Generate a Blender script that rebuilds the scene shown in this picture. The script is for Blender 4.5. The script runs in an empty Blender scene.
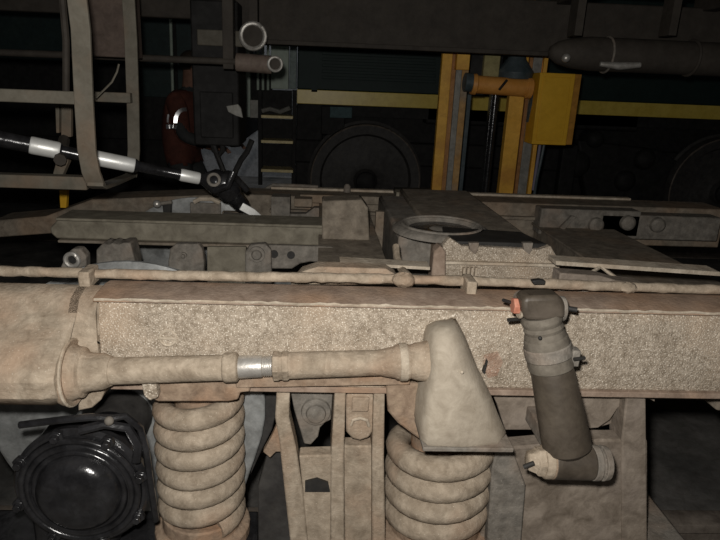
import bpy, bmesh, math, random
from mathutils import Vector, Matrix
random.seed(7)
S = bpy.context.scene
COL = S.collection

# ------------------------------------------------------------------ camera
F_PX = 597.0
PPX, PPY = 345.5, 261.5
PITCH, ROLL, YAW = math.radians(16.5), math.radians(2.3), math.radians(2.8)
CAM = Vector((0, 0, 1.36))
_H = Vector((math.sin(YAW), math.cos(YAW), 0))
_F = _H * math.cos(PITCH) - Vector((0, 0, math.sin(PITCH)))
_U = _H * math.sin(PITCH) + Vector((0, 0, math.cos(PITCH)))
_X = Vector((math.cos(YAW), -math.sin(YAW), 0))
_R = _X * math.cos(ROLL) + _U * math.sin(ROLL)
_UP = -_X * math.sin(ROLL) + _U * math.cos(ROLL)
cd = bpy.data.cameras.new('camera'); cam = bpy.data.objects.new('camera', cd); COL.objects.link(cam)
m = Matrix((_R, _UP, -_F)).transposed().to_4x4(); m.translation = CAM
cam.matrix_world = m
cd.sensor_width = 36; cd.sensor_fit = 'HORIZONTAL'; cd.lens = F_PX / 720 * 36
cd.shift_x = (360 - PPX) / 720; cd.shift_y = -(270 - PPY) / 720
cd.clip_start = 0.02; cd.clip_end = 100
S.camera = cam
# ------------------------------------------------------------------ world, light, exposure
w = bpy.data.worlds.new('depot_air'); S.world = w; w.use_nodes = True
w.node_tree.nodes['Background'].inputs[0].default_value = (0.8, 0.9, 1.0, 1)
w.node_tree.nodes['Background'].inputs[1].default_value = 0.012
def light(name, kind, loc, power, color, **kw):
    l = bpy.data.lights.new(name, kind); l.energy = power; l.color = color
    for k, v in kw.items(): setattr(l, k, v)
    o = bpy.data.objects.new(name, l); COL.objects.link(o); o.location = loc
    return o
# the camera's own flash: a few centimetres above and to the left of the lens
light('camera_flash', 'POINT', CAM + _R * -0.035 + _UP * 0.075 + _F * 0.01, 90, (1, 0.965, 0.915), shadow_soft_size=0.022)
# ceiling lamps of the hall behind the parked vehicle
light('hall_lamp', 'AREA', (-2.0, 8.6, 4.6), 26, (0.9, 0.95, 1.0), shape='RECTANGLE', size=2.0, size_y=0.3)
light('hall_lamp', 'AREA', (2.5, 8.6, 4.6), 18, (0.9, 0.95, 1.0), shape='RECTANGLE', size=2.0, size_y=0.3)
S.view_settings.view_transform = 'Standard'; S.view_settings.look = 'None'
S.view_settings.gamma = 1; S.view_settings.use_curve_mapping = False
S.view_settings.exposure = 0.0

# ------------------------------------------------------------------ helpers
def at(px, py, Y):
    d = _F + _R * ((px - PPX) / F_PX) + _UP * ((PPY - py) / F_PX)
    return CAM + d * ((Y - CAM.y) / d.y)
def ppm(p): return F_PX / (Vector(p) - CAM).dot(_F)      # pixels per metre at a point

def proj(p):
    v = Vector(p) - CAM; d = v.dot(_F)
    return PPX + F_PX*v.dot(_R)/d, PPY - F_PX*v.dot(_UP)/d
def along(A, u, L, px):                                   # distance along a line at which it passes image column px
    lo, hi = -L, 2*L
    for _ in range(40):
        mid = (lo+hi)/2
        if proj(A+u*mid)[0] < px: lo = mid
        else: hi = mid
    return lo
def atz(px, py, z):
    d = _F + _R * ((px - PPX) / F_PX) + _UP * ((PPY - py) / F_PX)
    return CAM + d * ((z - CAM.z) / d.z)

class MB:
    def __init__(s): s.v = []; s.f = []
    def add(s, vs, fs):
        k = len(s.v); s.v += [Vector(q) for q in vs]; s.f += [tuple(i + k for i in f) for f in fs]; return s
    def box(s, x0, x1, y0, y1, z0, z1):
        return s.add([(x0,y0,z0),(x1,y0,z0),(x1,y1,z0),(x0,y1,z0),(x0,y0,z1),(x1,y0,z1),(x1,y1,z1),(x0,y1,z1)],
                     [(3,2,1,0),(4,5,6,7),(0,1,5,4),(1,2,6,5),(2,3,7,6),(3,0,4,7)])
    def pbox(s, x0, y0, x1, y1, Y, dep):
        xm, ym = (x0+x1)/2, (y0+y1)/2
        return s.box(at(x0,ym,Y).x, at(x1,ym,Y).x, Y, Y+dep, at(xm,y1,Y).z, at(xm,y0,Y).z)
    def prism(s, pts, off):
        n = len(pts); pts = [Vector(p) for p in pts]; off = Vector(off)
        return s.add(pts + [p + off for p in pts],
                     [tuple(range(n)), tuple(range(2*n-1, n-1, -1))] + [((i+1)%n, i, i+n, (i+1)%n+n) for i in range(n)])
    def ppoly(s, px, Y, dep): return s.prism([at(x, y, Y) for x, y in px], (0, dep, 0))
    def loft(s, rings, caps=True):
        n = len(rings[0]); k0 = [p for r in rings for p in r]; fs = []
        for j in range(len(rings)-1):
            for i in range(n):
                a = j*n+i; b = j*n+(i+1)%n
                fs.append((a, b, b+n, a+n))
        if caps: fs += [tuple(range(n-1, -1, -1)), tuple(range((len(rings)-1)*n, len(rings)*n))]
        return s.add(k0, fs)
    def lathe(s, p, axis, prof, n=24, caps=True, a0=0.0):
        a = Vector(axis).normalized(); p = Vector(p)
        e = a.orthogonal().normalized(); g = a.cross(e)
        return s.loft([[p + a*t + (e*math.cos(a0+2*math.pi*i/n) + g*math.sin(a0+2*math.pi*i/n))*r for i in range(n)] for t, r in prof], caps)
    def cyl(s, p, q, r, n=20, r2=None):
        p, q = Vector(p), Vector(q); return s.lathe(p, q-p, [(0, r), ((q-p).length, r if r2 is None else r2)], n)
    def tube(s, pts, rad, n=8, closed=False):
        pts = [Vector(p) for p in pts]; N = len(pts); rings = []
        ref = None
        for i in range(N):
            if closed: t = pts[(i+1)%N] - pts[i-1]
            else: t = pts[min(i+1,N-1)] - pts[max(i-1,0)]
            t.normalize()
            if ref is None: ref = t.orthogonal().normalized()
            ref = (ref - t*ref.dot(t)).normalized(); g = t.cross(ref)
            r = rad[i] if isinstance(rad, (list, tuple)) else rad
            rings.append([pts[i] + (ref*math.cos(2*math.pi*k/n) + g*math.sin(2*math.pi*k/n))*r for k in range(n)])
        if closed: rings.append(rings[0])
        return s.loft(rings, not closed)
    def torus(s, c, axis, R, r, n=28, m=8):
        a = Vector(axis).normalized(); e = a.orthogonal().normalized(); g = a.cross(e); c = Vector(c)
        return s.tube([c + (e*math.cos(2*math.pi*i/n) + g*math.sin(2*math.pi*i/n))*R for i in range(n)], r, m, True)
    def ball(s, c, r, sc=(1,1,1), n=14):
        c = Vector(c); prof = []
        rings = [[c + Vector((math.cos(2*math.pi*i/n)*math.sin(u)*r*sc[0], math.sin(2*math.pi*i/n)*math.sin(u)*r*sc[1], -math.cos(u)*r*sc[2])) for i in range(n)]
                 for u in [math.pi*(0.02+0.96*j/8) for j in range(9)]]
        return s.loft(rings)
    def build(s, name, mat, parent=None, bevel=0.0, seg=2, angle=38, label=None, cat=None, group=None, kind=None, jitter=0.0):
        me = bpy.data.meshes.new(name)
        if parent is not None: org = ORG[parent.name]
        else:
            xs = [v.x for v in s.v]; ys = [v.y for v in s.v]; org = Vector(((min(xs)+max(xs))/2, (min(ys)+max(ys))/2, min(v.z for v in s.v)))
        vs = [v - org for v in s.v]
        if jitter: vs = [v + Vector((random.uniform(-1,1), random.uniform(-1,1), random.uniform(-1,1)))*jitter for v in vs]
        me.from_pydata([tuple(v) for v in vs], [], s.f); me.update()
        bm = bmesh.new(); bm.from_mesh(me); bmesh.ops.recalc_face_normals(bm, faces=bm.faces); bm.to_mesh(me); bm.free()
        for p in me.polygons: p.use_smooth = True
        me.set_sharp_from_angle(angle=math.radians(angle))
        me.materials.append(mat)
        o = bpy.data.objects.new(name, me); COL.objects.link(o)
        if parent is not None: o.parent = parent
        else: o.location = org
        ORG[o.name] = org
        if bevel:
            b = o.modifiers.new('bevel', 'BEVEL'); b.width = bevel; b.segments = seg; b.limit_method = 'ANGLE'; b.angle_limit = math.radians(40)
        if label: o['label'] = label
        if cat: o['category'] = cat
        if group: o['group'] = group
        if kind: o['kind'] = kind
        return o
ORG = {}
def thing(name, loc, label, cat, group=None):
    o = bpy.data.objects.new(name, None); COL.objects.link(o); o.location = loc; o.empty_display_size = 0.05
    o['label'] = label; o['category'] = cat
    if group: o['group'] = group
    ORG[o.name] = Vector(loc); return o

def mat(name, c1, c2=None, rough=0.8, metal=0.0, scale=40, bump=0.0, bscale=None, spec=0.3, c3=None, patch=6.0, speck=None, sscale=260, sthr=0.62, grime=0.32):
    M = bpy.data.materials.new(name); M.use_nodes = True
    N = M.node_tree.nodes; L = M.node_tree.links; b = N['Principled BSDF']
    b.inputs['Roughness'].default_value = rough; b.inputs['Metallic'].default_value = metal
    b.inputs['Specular IOR Level'].default_value = spec
    if c2 is None: b.inputs['Base Color'].default_value = (*c1, 1); 
    tc = N.new('ShaderNodeTexCoord')
    if c2 is not None:
        n1 = N.new('ShaderNodeTexNoise'); n1.inputs['Scale'].default_value = scale; n1.inputs['Detail'].default_value = 6; n1.inputs['Roughness'].default_value = 0.65
        L.new(tc.outputs['Object'], n1.inputs['Vector'])
        r = N.new('ShaderNodeValToRGB'); r.color_ramp.elements[0].position = 0.34; r.color_ramp.elements[1].position = 0.66
        r.color_ramp.elements[0].color = (*c1, 1); r.color_ramp.elements[1].color = (*c2, 1)
        L.new(n1.outputs['Fac'], r.inputs['Fac']); out = r.outputs['Color']
        if c3 is not None:
            n2 = N.new('ShaderNodeTexNoise'); n2.inputs['Scale'].default_value = patch; n2.inputs['Detail'].default_value = 5
            L.new(tc.outputs['Object'], n2.inputs['Vector'])
            r2 = N.new('ShaderNodeValToRGB'); r2.color_ramp.elements[0].position = 0.5; r2.color_ramp.elements[1].position = 0.68
            L.new(n2.outputs['Fac'], r2.inputs['Fac'])
            mx = N.new('ShaderNodeMixRGB'); L.new(r2.outputs['Color'], mx.inputs['Fac']); L.new(out, mx.inputs['Color1']); mx.inputs['Color2'].default_value = (*c3, 1)
            out = mx.outputs['Color']
        if speck is not None:
            n3 = N.new('ShaderNodeTexNoise'); n3.inputs['Scale'].default_value = sscale; n3.inputs['Detail'].default_value = 2
            L.new(tc.outputs['Object'], n3.inputs['Vector'])
            r3 = N.new('ShaderNodeValToRGB'); r3.color_ramp.elements[0].position = sthr; r3.color_ramp.elements[1].position = sthr+0.1
            L.new(n3.outputs['Fac'], r3.inputs['Fac'])
            mx = N.new('ShaderNodeMixRGB'); L.new(r3.outputs['Color'], mx.inputs['Fac']); L.new(out, mx.inputs['Color1']); mx.inputs['Color2'].default_value = (*speck, 1)
            out = mx.outputs['Color']
        if grime:
            n5 = N.new('ShaderNodeTexNoise'); n5.inputs['Scale'].default_value = 24; n5.inputs['Detail'].default_value = 9; n5.inputs['Roughness'].default_value = 0.7
            n5.inputs['Distortion'].default_value = 0.6
            L.new(tc.outputs['Object'], n5.inputs['Vector'])
            r5 = N.new('ShaderNodeValToRGB'); r5.color_ramp.elements[0].position = 0.30; r5.color_ramp.elements[1].position = 0.60
            g = 1-grime; r5.color_ramp.elements[0].color = (g, g*.96, g*.92, 1); r5.color_ramp.elements[1].color = (1.06,1.05,1.04,1)
            L.new(n5.outputs['Fac'], r5.inputs['Fac'])
            mx = N.new('ShaderNodeMixRGB'); mx.blend_type = 'MULTIPLY'; mx.inputs['Fac'].default_value = 1
            L.new(out, mx.inputs['Color1']); L.new(r5.outputs['Color'], mx.inputs['Color2']); out = mx.outputs['Color']
        L.new(out, b.inputs['Base Color'])
    if bump:
        n4 = N.new('ShaderNodeTexNoise'); n4.inputs['Scale'].default_value = bscale or scale; n4.inputs['Detail'].default_value = 5
        L.new(tc.outputs['Object'], n4.inputs['Vector'])
        bp = N.new('ShaderNodeBump'); bp.inputs['Strength'].default_value = bump; bp.inputs['Distance'].default_value = 0.004
        L.new(n4.outputs['Fac'], bp.inputs['Height']); L.new(bp.outputs['Normal'], b.inputs['Normal'])
    return M

CRUST = mat('crusted_dust', (.24,.195,.145), (.47,.405,.325), 0.95, 0, 90, 1.0, 210, .1, (.42,.335,.25), 5, (.74,.68,.58), 300, .56, .25)
DUST = mat('smooth_dust', (.29,.235,.175), (.45,.38,.295), 0.9, 0, 28, 0.55, 110, .15, (.36,.265,.19), 6, (.62,.55,.45), 330, .66, .38)
TOPD = mat('brown_dust', (.265,.195,.15), (.365,.285,.225), 0.9, 0, 20, 0.4, 120, .15, (.36,.235,.155), 5, (.60,.53,.44), 260, .70, .3)
PALE = mat('pale_dust', (.40,.345,.27), (.56,.49,.395), 0.9, 0, 30, 0.5, 110, .15, (.42,.34,.255), 7, (.66,.6,.5), 300, .64, .35)
RUST = mat('rusty_dust', (.255,.185,.135), (.36,.275,.20), 0.9, 0, 36, 0.5, 110, .1, (.33,.20,.125), 9, (.5,.42,.33), 300, .68, .4)
BROWN = mat('brown_grey_grime', (.20,.165,.13), (.29,.245,.20), 0.85, 0, 24, 0.4, 90, .2, (.25,.21,.175), 5, (.5,.46,.4), 220, .74, .4)
STEEL = mat('dusty_grey_steel', (.15,.138,.12), (.255,.232,.20), 0.75, 0.0, 30, 0.5, 90, .3, (.23,.18,.14), 6, (.42,.39,.34), 300, .68, .4)
INNER = mat('grimy_frame_paint', (.17,.145,.115), (.28,.24,.19), 0.85, 0, 22, 0.4, 80, .2, (.28,.21,.15), 4, (.42,.37,.31), 300, .70, .4)
OLIVE = mat('olive_grey_paint', (.18,.162,.125), (.255,.232,.18), 0.75, 0, 12, 0.25, 60, .3)
GREASE = mat('greasy_black_paint', (.010,.010,.011), (.026,.026,.028), 0.22, 0, 20, 0.3, 60, .6)
BLACK = mat('black_rubber', (.02,.02,.02), (.035,.033,.03), 0.6, 0, 20, 0.2, 60, .3)
DAMP = mat('dark_brown_damper_paint', (.058,.047,.036), (.085,.070,.053), 0.5, 0, 20, 0.15, 90, .4, (.12,.10,.08), 6)
RUBG = mat('dusty_grey_rubber', (.12,.105,.085), (.18,.16,.13), 0.8, 0, 30, 0.3, 90, .3)
RED = mat('red_bushing_paint', (.46,.17,.11), (.55,.27,.19), 0.7, 0, 30, 0.2, 90, .3)
BRIGHT = mat('bare_worn_steel', (.50,.48,.44), (.68,.66,.62), 0.38, 0.6, 30, 0.2, 80, .5)
SILVER = mat('silver_sleeve', (.82,.82,.78), (.95,.95,.92), 0.42, 0.35, 20, 0.15, 60, .6, grime=0)
WHEEL = mat('blue_grey_wheel_steel', (.20,.21,.21), (.34,.35,.345), 0.5, 0.2, 24, 0.2, 60, .4)
WHEELD = mat('dark_wheel_steel', (.035,.033,.032), (.065,.062,.058), 0.6, 0.1, 20, 0.3, 60, .4, grime=0.2)
STRAP = mat('dull_beige_strap_paint', (.115,.105,.082), (.155,.142,.114), 0.7, 0, 14, 0.2, 50, .3, (.16,.12,.085), 6, grime=0.2)
YEL = mat('jack_yellow_paint', (.74,.40,.05), (.84,.48,.08), 0.5, 0, 8, 0.1, 40, .4, (.60,.30,.05), 6, grime=0.2)
YEL2 = mat('cabinet_yellow_paint', (.66,.37,.02), (.72,.42,.03), 0.5, 0, 6, 0.05, 40, .4, grime=0.06)
ORG_M = mat('orange_drum_paint', (.62,.27,.05), (.70,.33,.08), 0.5, 0, 10, 0.1, 40, .4, grime=0.15)
JGREY = mat('jack_grey_steel', (.22,.22,.20), (.32,.31,.28), 0.5, 0.2, 16, 0.2, 50, .4)
JBLUE = mat('motor_blue_paint', (.05,.075,.085), (.08,.10,.11), 0.5, 0, 12, 0.1, 40, .4)
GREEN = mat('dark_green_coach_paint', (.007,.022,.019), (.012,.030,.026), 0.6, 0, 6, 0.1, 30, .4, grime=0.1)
GREEN2 = mat('grey_green_post_paint', (.40,.48,.41), (.48,.56,.48), 0.55, 0, 6, 0.1, 30, .4, grime=0.1)
STRIPE = mat('ochre_stripe_paint', (.72,.54,.09), (.80,.62,.13), 0.35, 0, 6, 0.05, 30, .5, grime=0.1)
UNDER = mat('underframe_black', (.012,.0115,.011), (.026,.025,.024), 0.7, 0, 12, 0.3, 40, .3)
STEP = mat('worn_step_edge', (.60,.50,.26), (.72,.62,.36), 0.5, 0.2, 20, 0.1, 40, .4)
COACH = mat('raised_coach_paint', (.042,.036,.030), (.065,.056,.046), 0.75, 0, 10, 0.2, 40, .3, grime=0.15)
WALL = mat('pale_plaster', (.55,.56,.57), (.66,.67,.68), 0.9, 0, 4, 0.1, 20, .2)
FLOOR = mat('stained_concrete', (.10,.097,.09), (.19,.18,.17), 0.9, 0, 5, 0.3, 40, .2, (.05,.05,.048), 2)
RAILM = mat('rail_steel', (.12,.10,.085), (.22,.19,.16), 0.6, 0.3, 20, 0.2, 50, .3)
CEIL = mat('grey_roof_panel', (.18,.18,.18), (.24,.24,.24), 0.9, 0, 4, 0.1, 20, .2)

# ------------------------------------------------------------------ setting
MB().box(-9, 9, -3, 10, -0.34, -0.14).build('floor', FLOOR, kind='structure')
MB().box(-9, 9, 9.8, 10, -0.14, 6).build('wall_back', WALL, kind='structure')
MB().box(-9.2, -9, -3, 10, -0.14, 6).build('wall_left', WALL, kind='structure')
MB().box(9, 9.2, -3, 10, -0.14, 6).build('wall_right', WALL, kind='structure')
MB().box(-9, 9, -3, 10, 6, 6.15).build('ceiling', CEIL, kind='structure')
def rail(Y, label, top=-0.0):
    r = thing('rail', (0, Y, -0.14), label, 'rail')
    MB().prism([(-8,Y-.075,top-.14),(-8,Y+.075,top-.14),(-8,Y+.075,top-.128),(-8,Y+.010,top-.11),(-8,Y+.010,top-.04),(-8,Y+.036,top-.03),(-8,Y+.036,top-.003),(-8,Y+.03,top),(-8,Y-.03,top),(-8,Y-.036,top-.003),(-8,Y-.036,top-.03),(-8,Y-.010,top-.04),(-8,Y-.010,top-.11),(-8,Y-.075,top-.128)], (16,0,0)).build('rail_bar', RAILM, r)
    if top > .01:
        for x in (-1.6,-1.0,-.4,.2,.8,1.4): MB().box(x-.11, x+.11, Y-.16, Y+.16, -.14, top-.14).build('sleeper_pad', FLOOR, r, bevel=.008)

# ------------------------------------------------------------------ near bogie frame
YB = 1.22                       # front face of the near side beam
YB2 = 1.315                      # its inner face
ZT = at(345, 305, YB).z; ZB = at(345, 386, YB).z
XL, XR = -1.3, 1.55
WR = 0.43


bf = thing('bogie_frame', (0, 1.9, 0.45), 'dust-covered welded steel bogie frame with crusted beige side beam across foreground', 'bogie frame')
# near beam: crusted front web, smoother brown crown
xs = at(98, 330, YB).x
sec = lambda x, d=0, e=0: [(x,YB-d,ZB+.0),(x,YB-d,ZT-.022),(x,YB+.012-d,ZT-.004+e),(x,YB+.02,ZT+e),(x,YB2-.03,ZT+.004+e),(x,YB2-.008,ZT-.004+e),(x,YB2,ZT-.03),(x,YB2,ZB)]
nb = MB().prism(sec(xs), (XR-xs,0,0)).build('side_beam', CRUST, bf, bevel=.004)
# crown plate lying along the top
MB().prism([(xs-.004,YB-.006,ZT-.004),(xs-.004,YB-.006,ZT+.004),(xs-.004,YB+.02,ZT+.009),(xs-.004,YB2-.02,ZT+.012),(xs-.004,YB2+.012,ZT+.008),(xs-.004,YB2+.012,ZT-.004)], (XR-xs+.004,0,0)).build('crown_plate', TOPD, nb, bevel=.002)
# uneven bright weld bead along the crown's front edge
pts = []; rr = []
x = xs
while x < XR:
    pts.append((x, YB-.006+random.uniform(-.0015,.0015), ZT+.003+random.uniform(-.0015,.0015))); rr.append(random.uniform(.0024,.0038)); x += .016
MB().tube(pts, rr, 6).build('weld_bead', PALE, nb)
# lower flange strip
MB().box(xs+.02, XR, YB-.012, YB2+.01, ZB-.012, ZB+.002).build('bottom_flange', TOPD, nb, bevel=.002)
# cast mark: a ring with a bar across it
c = at(168, 338, YB)
MB().torus(c + Vector((0,.001,0)), (0,1,0), .0175, .0038, 24, 6).build('cast_mark_ring', PALE, nb)
MB().box(c.x-.021, c.x+.021, c.y-.004, c.y+.004, c.z-.003, c.z+.003).build('cast_mark_bar', PALE, nb, bevel=.001)
# smooth rounded end casting on the left
rings = []
for t in range(11):
    x = XL + (xs - XL) * t / 10
    rings.append(None)
endz = at(60, 408, YB-.10).z
def ringat(x, low, puff):
    pr = [(YB2, ZB-.0), (YB2, ZT-.03), (YB2-.02, ZT+.006), (YB+.05, ZT+.008), (YB+.012, ZT-.004), (YB-.006, ZT-.03), (YB-.008-puff*.35, ZT-.055), (YB-.010-puff*.85, ZT-.095), (YB-.010-puff, (ZT+low)/2-.02), (YB-.010-puff*.97, low+.045), (YB-.005-puff*.75, low+.012), (YB-puff*.3, low), (YB2-.03, low)]
    return [(x, y, z) for y, z in pr]
xa = at(48, 370, YB).x; xb = at(76, 380, YB).x; xc = at(104, 380, YB).x
xm_ = at(64, 380, YB).x
xm_ = at(57, 380, YB-.12).x; xn_ = at(66, 380, YB-.09).x
rings = [ringat(XL, endz, .13), ringat(xa-.1, endz, .14), ringat(xm_-.02, endz-.002, .135), ringat(xm_, endz, .125), ringat(xn_, endz+.002, .08), ringat(xb, endz+.006, .015), ringat((xb+xs)/2, endz+.03, .004), ringat(xs, endz+.06, .0)]
ec = MB().loft(rings).build('end_casting', DUST, bf, bevel=.006, angle=50)
MB().ppoly([(78,411),(92,408),(101,400),(104,393),(104,386),(96,386),(86,396),(78,402)], YB-.03, .10).build('casting_lip', DUST, ec, bevel=.003)
MB().tube([at(98,303,YB-.002), at(98,320,YB-.002), at(99,335,YB-.003)], [.003,.002,.003], 6).build('joint_weld', DUST, ec)
# rear inner ledge behind the beam (brown humps between beam and pipe)
led = MB().box(XL, XR, YB2, YB2+.03, ZT-.12, ZT-.03).build('inner_flange', INNER, bf, bevel=.003)
MB().ppoly([(290,285),(302,272),(318,267),(386,269),(396,275),(402,285)], YB2+.06, .05).build('gusset', DUST, bf, bevel=.004)
MB().ppoly([(558,292),(560,273),(600,276),(618,281),(645,284),(650,298)], YB2+.07, .05).build('gusset', BROWN, bf, bevel=.004)
MB().ppoly([(340,262),(430,267),(430,270),(340,265)], YB2+.16, .05).build('ledge_strip', PALE, bf)
MB().ppoly([(556,261),(720,272),(720,276),(556,265)], YB2+.18, .06).build('ledge_strip', PALE, bf)

# lower web on the right, with the curved cut-out, and the hanger post
lw = MB().ppoly([(486,380),(655,386),(655,402),(640,394),(628,398),(618,408),(610,420),(598,428),(560,430),(505,430),(497,404)], YB+.05, .02).build('lower_web', BROWN, bf, bevel=.002)
MB().ppoly([(627,392),(646,388),(648,560),(622,560),(622,440)], YB+.02, .07).build('hanger_post', BROWN, bf, bevel=.004)
MB().ppoly([(600,388),(650,388),(646,402),(628,404),(612,424),(590,430)], YB+.08, .10).build('web_rib', BROWN, bf, bevel=.003)

# far side beam, dipping towards its left end
YF, YF2 = 2.74, 2.93
zf = at(450, 194, YF2).z; zfb = zf - .19
xk = at(235, 195, YF).x; xk2 = at(92, 200, YF).x; xk3 = at(46, 220, YF).x
prof = [(XR+.4,zf),(xk,zf),(xk2,zf-.045),(xk3,zf-.13),(xk3-.25,zf-.16),(xk3-.25,zfb-.05),(xk2,zfb),(XR+.4,zfb)]
fb = MB().prism([(x,YF,z) for x, z in prof], (0,YF2-YF,0)).build('side_beam', INNER, bf, bevel=.006)
MB().box(at(268,190,YF).x, at(628,200,YF2).x, YF2-.03, YF2+.01, zf, zf+.012).build('crown_plate', PALE, fb, bevel=.003)
MB().box(at(270,200,YF).x, XR, YF-.03, YF-.001, zf-.075, zf-.06).build('rib', INNER, fb, bevel=.003)
MB().box(at(60,200,YF).x, XR, YF-.02, YF-.001, zfb, zfb+.02).build('bottom_flange', INNER, fb, bevel=.003)
for (a,b,c_,d) in [(540,216,640,222),(600,222,720,226)]:
    MB().pbox(a, b-6, c_, d+14, YF-.10, .09).build('bracket_plate', STEEL, fb, bevel=.006)
for px, py in [(598,226),(630,224),(660,226)]:
    p = at(px, py, YF-.13); MB().lathe(p, (0,1,0), [(0,.022),(.01,.034),(.05,.036)], 16).build('bolt_boss', STEEL, fb, bevel=.002)
MB().ppoly([(560,228),(572,216),(576,217),(564,230)], YF-.13, .02).build('brace', STEEL, fb)
# transoms between the side beams
for x0, x1, z1 in [(at(323,215,2.2).x, at(372,215,2.2).x, zf-.03), (at(610,240,2.0).x, at(700,240,2.0).x, zf-.10)]:
    tr = MB().box(x0, x1, YB2, YF, z1-.16, z1).build('transom', INNER, bf, bevel=.008)
    MB().box(x0-.015, x1+.015, YB2+.1, YF, z1, z1+.01).build('cap_plate', INNER, tr, bevel=.002)
MB().ppoly([(322,201),(362,200),(368,208),(371,264),(322,264)], 2.04, .10).build('centre_bracket', INNER, bf, bevel=.006)
# stacked edge plates seen on the far beam, between the first transom and the yellow jack
MB().pbox(300, 196, 390, 204, YF-.05, .05).build('edge_plate', INNER, bf, bevel=.003)
MB().pbox(396, 193, 460, 206, YF-.06, .08).build('edge_plate', OLIVE, bf, bevel=.003)
MB().pbox(271, 197, 290, 222, YF-.10, .09).build('stiffener', STEEL, bf, bevel=.003)
MB().ppoly([(290,214),(306,214),(314,208),(330,208),(330,228),(290,228)], YF-.14, .05).build('stiffener', STEEL, bf, bevel=.003)
MB().pbox(294, 199, 312, 207, YF-.12, .07).build('stiffener', INNER, bf, bevel=.003)
MB().pbox(375, 212, 400, 252, 2.25, .03).build('web_plate', INNER, bf, bevel=.003)
# small bent handle on the far beam's back edge
MB().tube([at(262,196,YF2), at(266,189,YF2), at(273,185,YF2), at(300,186,YF2), at(318,187,YF2)], .009, 8).build('lifting_handle', STEEL, bf)
p = at(347, 192, YF2-.04); MB().lathe((p.x,p.y,zf), (0,0,1), [(0,.018),(.03,.016),(.04,.008)], 14).build('stud', STEEL, bf)
MB().box(at(393,185,YF2).x, at(430,185,YF2).x, YF2-.16, YF2-.02, zf, zf+.03).build('wear_block', BLACK, bf, bevel=.006)

# ------------------------------------------------------------------ bolster with centre bowl and side bearing
Xb = .405
zb = at(500, 243, 1.66).z
bo = thing('bolster', (Xb, 2.1, .45), 'transverse bolster with round centre bowl and black bearing plate on top', 'bolster')
x0 = at(441,250,1.60).x; x1 = at(556,250,1.60).x
MB().ppoly([(441,285),(443,245),(450,238),(462,246),(540,250),(551,246),(560,262),(560,296),(441,296)], 1.60, .03).build('end_plate', CRUST, bo, bevel=.004)
MB().box(x0+.01, x1-.01, 1.62, 2.62, zb-.20, zb-.008).build('beam', INNER, bo, bevel=.01)
bp = MB().prism([(x0+.03,1.62,zb-.008),(x1-.02,1.62,zb-.008),(x1-.05,1.76,zb-.008),(x0+.04,1.80,zb-.008)], (0,0,.02)).build('bearing_plate', BLACK, bo, bevel=.003)
for px in (474, 528):
    MB().ppoly([(px-5,243),(px+5,243),(px+4,250),(px+1,254),(px-4,250)], 1.585, .015).build('plate_tab', STEEL, bp)
MB().pbox(444, 263, 556, 266, 1.585, .016).build('ledge', PALE, bo, bevel=.002)
for px in (463, 467, 471, 475): MB().pbox(px, 268, px+2, 280, 1.586, .014).build('cast_rib', PALE, bo)
MB().ppoly([(430,290),(434,252),(441,246),(446,252),(446,290)], 1.57, .05).build('corner_post', TOPD, bo, bevel=.005)
cb = atz(441, 229, zb); cb.z = zb - .008
MB().lathe(cb, (0,0,1), [(0,.155),(.010,.15),(.020,.132),(.020,.115),(.006,.106),(.005,.045),(.014,.027),(.014,.001)], 36).build('centre_bowl', STEEL, bo, bevel=.002)
MB().torus(cb + Vector((0,0,.021)), (0,0,1), .1235, .005, 36, 8).build('bowl_rim', STEEL, bo)
MB().lathe(cb + Vector((0,0,.006)), (0,0,1), [(0,.104),(.003,.102)], 32).build('bowl_floor_disc', GREASE, bo)  # thin black disc laid on the bowl floor
a = at(398,262,1.78); b = at(452,232,1.9)
MB().box(a.x, x0+.02, 1.80, 2.5, zb-.22, zb-.02).build('side_web', STEEL, bo, bevel=.012)

# ------------------------------------------------------------------ brake beam and levers, left of the bolster
YK = 2.10
bb = thing('brake_beam', (at(210,230,YK).x, YK, at(210,246,YK).z), 'long olive-grey flat brake beam lying behind the near side beam', 'brake beam')
zt = at(210, 224, YK).z; zl = at(210, 243, YK).z
xl = at(50, 230, YK).x; xr = at(326, 235, YK).x
MB().prism([(xl+.03,YK,zt),(xr,YK,zt),(xr,YK,zl),(xl+.02,YK,zl),(xl,YK,zl+.02),(xl,YK,zt-.03)], (0,.10,0)).build('beam_web', OLIVE, bb, bevel=.006)
MB().box(xl+.03, xr, YK-.018, YK+.13, zt, zt+.010).build('top_flange', OLIVE, bb, bevel=.003)
MB().box(xl+.03, xr, YK-.018, YK+.13, zl-.010, zl).build('bottom_flange', INNER, bb, bevel=.003)
def lever(name, label, poly, Y, dep, material, bolts=(), holes=(), cat='brake lever'):
    cs = [at(x, y, Y) for x, y in poly]
    t = thing(name, (sum(c.x for c in cs)/len(cs), Y, min(c.z for c in cs)), label, cat)
    MB().ppoly(poly, Y, dep).build('plate', material, t, bevel=.005)
    for bx, by, r in bolts:
        p = at(bx, by, Y); k = r/ppm(p)
        MB().lathe(p+Vector((0,-.02,0)), (0,1,0), [(0,k*.5),(.004,k*.62),(.011,k*.66),(.011,k),(.022,k)], 18).build('bolt', STEEL, t, bevel=.001)
    for bx, by, r in holes:
        p = at(bx, by, Y); k = r/ppm(p)
        MB().lathe(p+Vector((0,-.002,0)), (0,1,0), [(0,k),(.004,k)], 18).build('hole_bush', BLACK, t)
    return t
YL = 1.92
lever('hanger_plate', 'rounded grey hanger plate below the olive brake beam, beside the wheel arc',
      [(170,249),(176,244),(198,244),(202,249),(204,262),(203,285),(168,285),(168,262)], YL, .035, STEEL, [(184,255,3)])
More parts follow.
